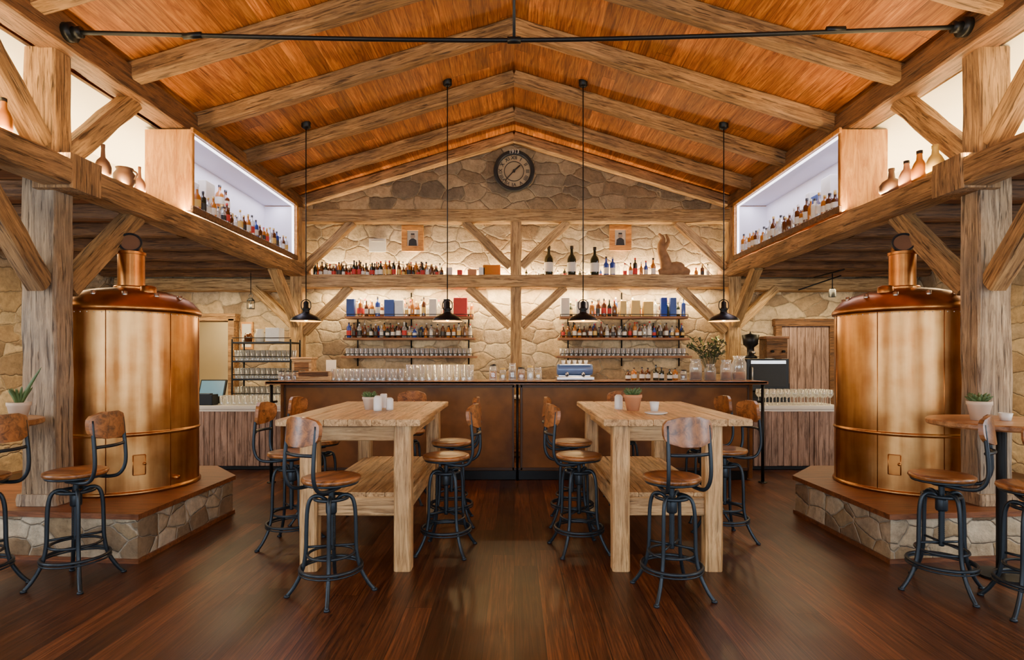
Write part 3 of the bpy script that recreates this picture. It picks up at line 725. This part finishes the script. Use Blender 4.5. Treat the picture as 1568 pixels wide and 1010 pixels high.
m_ = MB(); m_.box((.12, 0, 1.82), (.2, .2, .2), 12); m_.lathe((-.1, 0, 1.713), [(0, 0), (.06, 0), (.075, .1), (.05, .16), (.06, .19), (0, .19)], 16, 5); m_.lathe((-.27, 0, 1.713), [(0, 0), (.05, 0), (.06, .08), (.04, .13), (0, .13)], 16, 0)
m_.obj('jars_and_box', BOT, e)
m_ = MB(); m_.tube([(0, 0, .22), (0, 0, .55)], .006, 6); m_.ring((0, 0, .2), .03, .005, 16, M=Matrix.Rotation(math.pi/2, 3, 'X'))
m_.lathe((0, 0, 0), [(0, .17), (.03, .165), (.06, .13), (.06, .125)], 8, 0, False); m_.lathe((0, 0, 0), [(0, 0), (.06, 0), (.06, .012)], 8, 0, False)
for k in range(4):
    a = k*math.pi/2+.4; m_.tube([(.05*math.cos(a), .05*math.sin(a), .01), (.05*math.cos(a), .05*math.sin(a), .13)], .005, 5)
m_.lathe((0, 0, 0), [(0, .01), (.02, .01), (.02, .07), (0, .075)], 8, 1); m_.obj('hanging_lantern', [M_BLACK, M_LW], None, (-3.98, 8.6, 2.22))
m_ = MB(); m_.box((0, 0, .5), (.62, .5, 1.0), 0); m_.box((0, 0, 1.24), (.60, .48, .46), 0); m_.box((0, -.245, 1.24), (.5, .012, .34), 1); m_.box((0, -.25, 1.42), (.5, .02, .05), 2)
m_.box((.0, -.255, .5), (.54, .012, .8), 1); m_.tube([(-.24, -.29, .3), (-.24, -.29, .8)], .01, 8, 2); m_.tube([(-.24, -.25, 1.1), (-.24, -.29, 1.12), (-.24, -.29, 1.34), (-.24, -.25, 1.36)], .008, 8, 2)
m_.obj('beverage_cooler', [M_BLACK, simple('dark_glass', (.02, .022, .026), .45, spec=.2), M_STEELL, M_AMB], None, (3.62, 8.35, 0))
m_ = MB(); m_.lathe((0, 0, 0), [(0, 0), (.09, 0), (.09, .03), (.05, .05), (.05, .16), (.1, .2), (.12, .34), (.02, .36), (0, .4)], 20, 0); m_.tube([(0, -.05, .1), (0, -.13, .08)], .02, 10, 1); m_.obj('coffee_grinder', [M_BLACK, M_STEELL], None, (3.45, 8.3, 1.475))
m_ = MB(); m_.box((0, 0, .14), (.30, .26, .28)); m_.box((0, 0, .3), (.34, .3, .04), 1); m_.tube([(-.08, -.12, .1), (-.08, -.18, .1)], .018, 8, 2); m_.tube([(.08, -.12, .1), (.08, -.18, .1)], .018, 8, 2); m_.obj('wooden_crate', [M_TIMBER_D, M_SEATX, M_BLACK], None, (3.78, 8.3, 1.475))
mb = MB(); w, h = .78, 2.0
mb.box((0, 0, h/2), (w, .05, h), 0)
for k in range(6): mb.box((-w/2+.065+k*.13, -.03, h/2), (.12, .02, h-.04), 0)
for dx in (-1, 1): mb.box((dx*(w/2+.05), -.02, h/2), (.1, .1, h+.1), 1)
mb.box((0, -.02, h+.06), (w+.24, .12, .12), 1); mb.box((-.28, -.06, 1.0), (.03, .03, .14), 2)
mb.obj('door_1', [M_SLATS, M_TIMBER_D, M_BLACK], None, (4.75, 9.32, 0))
mb = MB()
for dx in (-5.38, -4.57): mb.box((dx, 9.33, 1.06), (.1, .3, 2.12))
mb.box((-4.975, 9.33, 2.14), (.95, .3, .12)); mb.obj('door_2_frame', [M_TIMBER])
m_ = MB(); m_.box((0, 0, 0), (.45, .03, .5)); m_.box((0, -.016, 0), (.36, .01, .41), 1); m_.obj('framed_notice', [M_ORANGE, M_LW], None, (-5.2, 10.87, 1.5))
m_ = MB(); m_.box((0, 0, 0), (.2, .03, .45)); m_.box((0, -.016, 0), (.15, .01, .38), 1); m_.obj('wall_notice', [M_ORANGE, M_LW], None, (-4.38, 9.33, 1.85))
m_ = MB(); Mr = Matrix.Rotation(math.pi/2, 3, 'X'); m_.lathe((0, 0, 0), [(0, .03), (.09, .03), (.1, .02), (.1, 0)], 24, 0, M=Mr); m_.ring((0, -.03, 0), .1, .01, 24, 1, M=Mr); m_.obj('round_wall_sign', [M_CERAM, M_STEELL], None, (4.18, 9.33, 1.4))
m_ = MB(); m_.tube([(0, -.5, .12), (0, .3, .12)], .012, 6); m_.tube([(0, -.2, .12), (0, -.2, -.12)], .008, 6); m_.lathe((0, -.2, -.24), [(.05, 0), (.045, .1), (.02, .13), (0, .13)], 12, 0)
m_.tube([(-.35, .1, -.1), (.3, .1, .12)], .01, 6)
m_.obj('track_spotlight', [M_BLACK], None, (4.7, 8.6, 2.62))

# ------------------------------------------------------------------ brew platforms + tanks
PL = [(2.70, 4.08), (3.98, 4.20), (4.5, 4.7), (4.5, 5.9), (3.1, 5.9), (2.68, 5.42)]
for s in (-1, 1):
    poly = [(s*x, y) for x, y in PL]
    if s < 0: poly = poly[::-1]
    prism('brew_platform', poly, 0, .315, M_STONE_L)
    cx = sum(p[0] for p in poly)/6; cy = sum(p[1] for p in poly)/6
    po = [(cx+(x-cx)*1.025, cy+(y-cy)*1.025) for x, y in poly]
    prism('platform_cap', po, .316, .355, M_PLANKTOP)
    prism('platform_skirting', [(cx+(x-cx)*1.02, cy+(y-cy)*1.02) for x, y in poly], 0, .03, M_PLANKTOP)
def tank(x, y, s):
    e = empty('copper_brewing_tank', (x, y, .357)); r = .53
    m_ = MB()
    m_.lathe((0, 0, 0), [(0, 0), (r+.010, 0), (r+.014, .012), (r+.010, .024), (r, .03), (r, .034), (r, .05), (r, .45), (r, .47), (r, .475), (r+.008, .482), (r+.010, .49), (r+.008, .498), (r, .505), (r, .51), (r, .53), (r, 1.46), (r, 1.48), (r, 1.5), (r+.006, 1.51)], 96, 0)
    m_.obj('body', [M_COPPER], e)
    m_ = MB()
    m_.lathe((0, 0, 0), [(r+.0, 1.50), (r+.018, 1.505), (r+.022, 1.53), (r+.014, 1.55), (r-.01, 1.58), (r-.05, 1.625), (.40, 1.67), (.28, 1.705), (.19, 1.72), (.16, 1.722)], 96, 0)
    m_.lathe((0, 0, 0), [(.135, 1.70), (.135, 1.74), (.13, 1.75), (.105, 1.752)], 48, 0, False)
    m_.lathe((0, 0, 0), [(.104, 1.72), (.104, 2.03)], 48, 0)
    m_.lathe((0, 0, 0), [(.104, 2.03), (.113, 2.032), (.113, 2.055), (.10, 2.06), (0, 2.065)], 48, 0, False)
    m_.lathe((.28*-s, -.2, 1.69), [(.06, -.02), (.06, .03), (.05, .04), (0, .045)], 24, 0)
    m_.obj('dome_and_flue', [M_COPPER2], e)
    m_ = MB()
    T = Matrix.Rotation(s*-.45, 3, 'Z') @ Matrix.Rotation(math.radians(72), 3, 'X')
    m_.lathe((0, 0, 2.115), [(0, -.08), (.078, -.08), (.078, .05)], 32, 2, False, M=T)
    m_.lathe((0, 0, 2.115), [(.078, .045), (.09, .047), (.09, .07), (.078, .07), (.074, .06)], 32, 0, False, M=T)
    m_.lathe((0, 0, 2.115), [(.078, .06), (.0, .061)], 32, 1, False, M=T)
    m_.obj('sight_glass', [M_STEEL, M_CLAYB, M_COPPER2], e)
    m_ = MB()
    fa = math.atan2(-y, -x)
    def onskin(a, z, d=.006): return (math.cos(a)*(r+d), math.sin(a)*(r+d), z)
    a = fa+.10*s*-1; n_ = 5; dz0, dz1, wa = .16, .32, .08
    vs = []
    for i in range(n_+1):
        aa = a-wa+2*wa*i/n_; vs += [onskin(aa, dz0, .008), onskin(aa, dz1, .008)]
    m_.add(vs, [(2*i, 2*i+2, 2*i+3, 2*i+1) for i in range(n_)], 0, True)
    for q in ([onskin(a-wa, dz0, .006), onskin(a-wa, dz1, .006)], [onskin(a+wa, dz0, .006), onskin(a+wa, dz1, .006)],
              [onskin(a-wa+2*wa*i/6, dz1, .006) for i in range(7)], [onskin(a-wa+2*wa*i/6, dz0, .006) for i in range(7)]): m_.tube(q, .005, 6)
    m_.tube([onskin(a+wa*.8, .25, .01), onskin(a+wa*.8, .25, .04)], .012, 8)
    for da in (-.33, .55, -1.2, 1.3): m_.tube([onskin(fa+da, .03, .001), onskin(fa+da, 1.5, .001)], .0035, 6)
    m_.tube([onskin(fa+.6, .1, 0), onskin(fa+.6, .1, .06)], .02, 10)
    m_.obj('hatch_and_seams', [M_COPPER2], e)
    m_ = MB()
    for k in range(6):
        a = fa+.9-k*.5; m_.lathe(((r-.075)*math.cos(a), (r-.075)*math.sin(a), 1.632), [(.02, 0), (.02, .03), (0, .035)], 10)
    for k in range(60):
        a = 2*math.pi*k/60
        m_.lathe(onskin(a, 1.485, .0), [(0, -.006), (.006, 0), (0, .006)], 6)
    m_.obj('bolts_and_rivets', [M_STEELL], e)
tank(-3.41, 5.07, -1); tank(3.46, 5.07, 1)

# ------------------------------------------------------------------ stools
def stool_mesh():
    m_ = MB()
    m_.lathe((0, 0, 0), [(0, .703), (.15, .700), (.172, .704), (.18, .716), (.177, .730), (.16, .736), (.1, .731), (0, .727)], 36, 1)
    m_.lathe((0, 0, 0), [(0, .688), (.163, .688), (.167, .694), (.165, .702), (0, .702)], 36, 0)
    m_.lathe((0, 0, 0), [(0, .66), (.05, .66), (.09, .688)], 20, 0)
    pr = []; z = .28
    while z < .66: pr += [(.015, z), (.019, z+.006)]; z += .012
    m_.lathe((0, 0, 0), [(0, .27), (.015, .275)]+pr, 12, 0)
    m_.lathe((0, 0, 0), [(0, .5), (.03, .5), (.034, .51), (.034, .57), (.03, .58), (0, .58)], 16, 0)
    m_.ring((0, 0, .60), .10, .011, 28)
    for k in range(4):
        a = math.pi/4+k*math.pi/2; c, s = math.cos(a), math.sin(a)
        pth = smooth_path([(r*c, r*s, z) for r, z in ((.02, .575), (.07, .612), (.12, .60), (.142, .53), (.148, .40), (.152, .26), (.175, .15), (.22, .06), (.262, .006))], 4)
        m_.tube(pth, .0125, 8)
        m_.tube([(0, 0, .30), (.15*c, .15*s, .30)], .008, 6)
        m_.lathe((.262*c, .262*s, 0), [(0, 0), (.018, 0), (.018, .012), (0, .016)], 10, 0)
    m_.ring((0, 0, .175), .185, .011, 36); m_.ring((0, 0, .255), .14, .009, 32); m_.ring((0, 0, .155), .19, .006, 36)
    for s in (-1, 1):
        pth = smooth_path([(s*.10, .02, .68), (s*.115, .13, .672), (s*.125, .20, .69), (s*.133, .235, .76), (s*.133, .235, .88), (s*.128, .215, 1.07)], 5)
        m_.tube(pth, .012, 8, 0)
    pb = [(x*.128, .225+.035*(1-x*x), .90) for x in [i/6-1 for i in range(13)]]
    m_.tube(pb, .011, 8, 0)
    pb = [(x*.128, .217+.035*(1-x*x), 1.05) for x in [i/6-1 for i in range(13)]]
    m_.tube(pb, .007, 6, 0)
    nx, nz = 16, 8; W, H = .155, .088; z0 = 1.035
    def pt(u, v, t):
        lim = (1-abs(v)**3.2)**(1/3.2) if abs(v) < 1 else 0
        x = u*W*lim
        return (x, .205+.045*(1-(x/W)**2)+t-.01*v, z0+v*H)
    for t, flip in ((-.013, 0), (.011, 1)):
        vs = [pt(-1+2*i/nx, (-1+2*j/nz)*.985, t) for j in range(nz+1) for i in range(nx+1)]
        fs = [((j*(nx+1)+i), (j*(nx+1)+i+1), ((j+1)*(nx+1)+i+1), ((j+1)*(nx+1)+i)) for j in range(nz) for i in range(nx)]
        if flip: fs = [f[::-1] for f in fs]
        m_.add(vs, fs, 1, True)
    rim = [(-1+2*i/nx, -.985) for i in range(nx+1)]+[(1, (-1+2*j/nz)*.985) for j in range(1, nz+1)]+[(1-2*i/nx, .985) for i in range(1, nx+1)]+[(-1, (1-2*j/nz)*.985) for j in range(1, nz)]
    k = len(rim); vs = [pt(u, v, -.013) for u, v in rim]+[pt(u, v, .011) for u, v in rim]
    m_.add(vs, [(i, (i+1) % k, k+(i+1) % k, k+i)[::-1] for i in range(k)], 1)
    return m_
proto = stool_mesh().obj('bar_stool', [M_STEEL, M_SEAT]); me = proto.data
STOOLS = [(-1.14, 3.55, -.55, -.85), (.99, 3.57, .18, -1), (-.52, 4.36, 1, -.15), (-.56, 5.1, 1, .1), (-1.76, 4.5, -1, .05), (-1.76, 5.15, -1, .12),
          (-1.1, 5.88, .05, 1), (.50, 4.38, -1, -.2), (.52, 5.1, -1, .1), (1.72, 4.65, 1, .15), (1.74, 5.28, 1, .1), (1.15, 5.88, 0, 1),
          (-2.88, 3.74, 1, -.05), (-3.38, 3.56, 1, -.1), (2.72, 3.62, .75, -.7), (3.02, 3.30, -.3, -1)]
for i, (x, y, dx, dy) in enumerate(STOOLS):
    o = proto if i == 0 else bpy.data.objects.new('bar_stool', me)
    if i: COL.objects.link(o)
    o.location = (x, y, 0); o.rotation_euler = (0, 0, math.atan2(-dx, dy))

# ------------------------------------------------------------------ tables
def table(x0, x1, y0, y1, ov):
    cx, cy = (x0+x1)/2, (y0+y1)/2; e = empty('bar_table', (cx, cy, 0)); H = 1.05
    n = 6; w = (x1-x0)/n
    for i in range(n):
        xx = x0+w*(i+.5); beam('top_board', (xx, y0, H-.022), (xx, y1, H-.022), w*.985, .045, M_TABLE, e, jit=.0012)
    lw = .118; lx = (x0+ov[0], x1-ov[1]); ly = (y0+.09, y1-.12)
    for a in lx:
        for b in ly: beam('leg', (a, b, 0), (a, b, H-.045), lw, lw, M_TABLE, e, jit=.002)
        beam('side_apron', (a, ly[0]+.06, H-.1), (a, ly[1]-.06, H-.1), .04, .11, M_TABLE, e, jit=.001)
        beam('side_stretcher', (a, ly[0]+.06, .44), (a, ly[1]-.06, .44), .05, .13, M_TABLE, e, jit=.002)
    for b in ly:
        beam('end_apron', (lx[0]+.06, b, H-.1), (lx[1]-.06, b, H-.1), .04, .11, M_TABLE, e, jit=.001)
        beam('end_stretcher', (lx[0]+.06, b, .44), (lx[1]-.06, b, .44), .05, .13, M_TABLE, e, jit=.002)
    k = 5; ww = (lx[1]-lx[0])/k
    for i in range(k):
        xx = lx[0]+ww*(i+.5); beam('shelf_board', (xx, ly[0]-.01, .52), (xx, ly[1]+.01, .52), ww*.97, .03, M_TABLE, e, jit=.001)
table(-1.63, -.64, 3.88, 5.55, (.21, .13)); table(.61, 1.63, 3.88, 5.55, (.13, .25))
M_SEATT = wood('round_top_wood', (.2, .08, .03), (.5, .25, .10), stretch=(1.2, 9, 9), bump=.1, crack=.2, rough=.35)
def small_table(x, y, r, H=1.05):
    e = empty('round_bar_table', (x, y, 0)); m_ = MB()
    m_.lathe((0, 0, 0), [(0, H-.04), (r-.01, H-.04), (r, H-.03), (r, H-.008), (r-.01, H), (0, H)], 40, 0, False); m_.obj('top', [M_SEATT], e)
    m_ = MB(); m_.lathe((0, 0, 0), [(0, 0), (.15, 0), (.15, .015), (.05, .03), (.03, .05), (.03, H-.06), (.12, H-.045), (.12, H-.04)], 24, 0, False); m_.obj('pedestal', [M_BLACK], e)
small_table(-3.70, 3.80, .44); small_table(3.29, 3.84, .42)
def pot_plant(nm, x, y, z, kind, s=1.0, pot=None):
    m_ = MB(); m_.lathe((0, 0, 0), [(0, 0), (.035*s, 0), (.05*s, .075*s), (.054*s, .078*s), (.054*s, .095*s), (.047*s, .095*s), (.045*s, .08*s), (0, .08*s)], 24, 0)
    if kind == 'aloe':
        for k in range(11):
            a = k*2.4; L = R(.07, .12)*s; lean = R(.3, .8); d = Vector((math.cos(a)*lean, math.sin(a)*lean, 1)).normalized()
            if k == 0: d = Vector((.6, 0, 1)).normalized(); L = .24*s
            p0 = Vector((0, 0, .08*s)); m_.tube(smooth_path([p0, p0+d*L*.5+Vector((0, 0, .01)), p0+d*L], 3), [.011*s, .013*s, .012*s, .01*s, .008*s, .005*s, .001], 6, 1, flat=.5)
    else:
        for k in range(26):
            a = k*2.4; d = Vector((math.cos(a), math.sin(a), 1.3-k*.035)).normalized(); p0 = Vector((0, 0, .085*s))
            m_.tube([p0, p0+d*.035*s, p0+d*.065*s], [.004*s, .011*s, .002*s], 6, 1)
    m_.obj(nm, [pot or M_POTW, M_LEAF], None, (x, y, z))
pot_plant('potted_aloe', -3.36, 3.86, 1.051, 'aloe', 1.25)
pot_plant('potted_succulent', 3.14, 3.84, 1.051, 's', 1.35)
pot_plant('potted_succulent', -1.18, 4.65, 1.051, 's', 1.1)
pot_plant('potted_succulent', .95, 4.55, 1.051, 's', 1.35, M_CLAY)
def shaker(nm, x, y, h, r, mat):
    m_ = MB(); m_.lathe((0, 0, 0), [(0, 0), (r, 0), (r*1.02, .02), (r, h*.85), (r*.8, h*.93), (r*.5, h), (0, h)], 20, 0); m_.obj(nm, [mat], None, (x, y, 1.051))
shaker('white_candle', -1.09, 4.55, .12, .033, M_CERAM); shaker('white_candle', -1.01, 4.62, .1, .03, M_CERAM)
m_ = MB(); m_.box((0, 0, .06), (.05, .05, .12)); m_.obj('napkin_holder', [M_CERAM], None, (-1.1, 4.8, 1.051))
shaker('white_candle', .86, 4.68, .12, .033, M_CERAM)
m_ = MB(); m_.lathe((0, 0, 0), [(0, 0), (.05, 0), (.085, .012), (.083, .015), (.048, .006), (0, .006)], 28, 0); m_.obj('saucer', [M_CERAM], None, (1.06, 4.25, 1.051))
m_ = MB(); m_.lathe((0, 0, 0), [(0, 0), (.028, 0), (.038, .075), (.034, .075), (.025, .008), (0, .008)], 20, 0); m_.obj('white_cup', [M_CERAM], None, (1.11, 4.5, 1.051))
m_ = MB(); m_.lathe((0, 0, 0), [(0, 0), (.03, 0), (.04, .05), (.036, .05), (.028, .008), (0, .008)], 20, 0); m_.obj('white_cup', [M_CERAM], None, (3.30, 3.82, 1.051))

# ------------------------------------------------------------------ pendant lamps
for x in (-2.56, -.82, .85, 2.58):
    zc = roofz(x); e = empty('pendant_lamp', (x, 7.0, 1.93)); top = zc-1.93
    m_ = MB()
    m_.lathe((0, 0, 0), [(.185, 0), (.183, .01), (.165, .035), (.13, .06), (.08, .085), (.045, .10), (.04, .13), (.045, .135), (.045, .155), (.03, .17), (.03, .23), (.012, .25)], 36, 0)
    m_.lathe((0, 0, 0), [(.012, .25), (.03, .17), (.04, .1), (.075, .08), (.125, .055), (.16, .03), (.185, 0)], 36, 2)
    m_.tube([(0, 0, .24), (0, 0, top-.05)], .007, 8); m_.lathe((0, 0, top), [(.055, .02), (.055, -.05), (.03, -.07), (0, -.07)], 20, 0)
    for s in (-1, 1): m_.tube(smooth_path([(s*.045, 0, .14), (s*.06, 0, .18), (s*.05, 0, .24), (0, 0, .27)], 4), .006, 6)
    m_.lathe((0, 0, 0), [(0, .0), (.025, .012), (.032, .04), (.018, .08), (.018, .1)], 16, 1)
    m_.obj('shade_and_rod', [M_BLACK, M_BULB, M_LY], e)

# ------------------------------------------------------------------ lights
def area(nm, loc, d, sx, sy, power, col=(1, .72, .42), spread=180):
    l = bpy.data.lights.new(nm, 'AREA'); l.shape = 'RECTANGLE'; l.size = sx; l.size_y = sy; l.energy = power; l.color = col; l.spread = math.radians(spread)
    o = bpy.data.objects.new(nm, l); COL.objects.link(o); o.location = loc
    d = Vector(d).normalized(); z = -d; y_ = Vector((0, 1, 0)) if abs(d.y) < .7 else Vector((0, 0, 1))
    x_ = y_.cross(z).normalized(); y2 = z.cross(x_)
    o.rotation_euler = Matrix((x_, y2, z)).transposed().to_euler(); return o
WARM = (1, .68, .30); WARM2 = (1, .74, .38); WARM3 = (1, .80, .47); DAY = (.80, .90, 1.0)
area('ledge_led_strip', (0, 9.29, 2.80), (0, -.02, 1), 6.4, .03, 270, WARM2)
area('shelf_led_strip', (0, 9.14, 2.57), (0, .25, -1), 6.2, .03, 165, WARM2)
for s in (-1, 1):
    area('beam_uplight_strip', (s*3.37, 5.0, 2.975), (-s*.5, 0, 1), .03, 7.2, 150, WARM)
    area('loft_led_strip', (s*4.1, 4.0, 3.0), (s*.3, 0, 1), .04, 8.5, 260, WARM3)
    area('case_led', (s*3.5, 7.2, 3.76), (0, 0, -1), .2, 2.6, 20, (.88, .83, 1))
    area('aisle_downlight', (s*5.0, 4.5, 2.74), (0, 0, -1), .6, 6.0, 120, WARM2)
    area('aisle_downlight_rear', (s*4.6, 8.4, 2.5), (0, .1, -1), 1.6, .2, 42, WARM2)
    area('window_daylight_front', (s*4.2, YF+.15, 1.9), (-s*.05, 1, 0), 1.9, 2.3, 150, DAY)
    area('window_daylight_side', (s*(XS-.12), 2.2, 1.75), (-s, .3, 0), 1.4, 1.7, 120, DAY)
area('window_daylight', (0, YF+.15, 1.9), (0, 1, 0), 1.9, 2.3, 90, DAY)
area('passage_light', (-5.2, 10.2, 2.45), (0, 0, -1), .8, .8, 20, WARM2)
for x in (-2.56, -.82, .85, 2.58):
    l = bpy.data.lights.new('pendant_bulb_light', 'POINT'); l.energy = 14; l.color = WARM; l.shadow_soft_size = .04
    o = bpy.data.objects.new('pendant_bulb_light', l); COL.objects.link(o); o.location = (x, 7.0, 1.90)
w = bpy.data.worlds.new('World'); SC.world = w; w.use_nodes = True
bg = w.node_tree.nodes['Background']; bg.inputs[0].default_value = (1, .85, .7, 1); bg.inputs[1].default_value = .2

# ------------------------------------------------------------------ camera
cam = bpy.data.cameras.new('camera'); co = bpy.data.objects.new('camera', cam); COL.objects.link(co)
co.location = (0, 0, 1.46); co.rotation_euler = (math.pi/2, 0, 0)
cam.sensor_width = 36; cam.lens = 20; cam.shift_x = -.002; cam.shift_y = .0287; cam.clip_start = .05
SC.camera = co
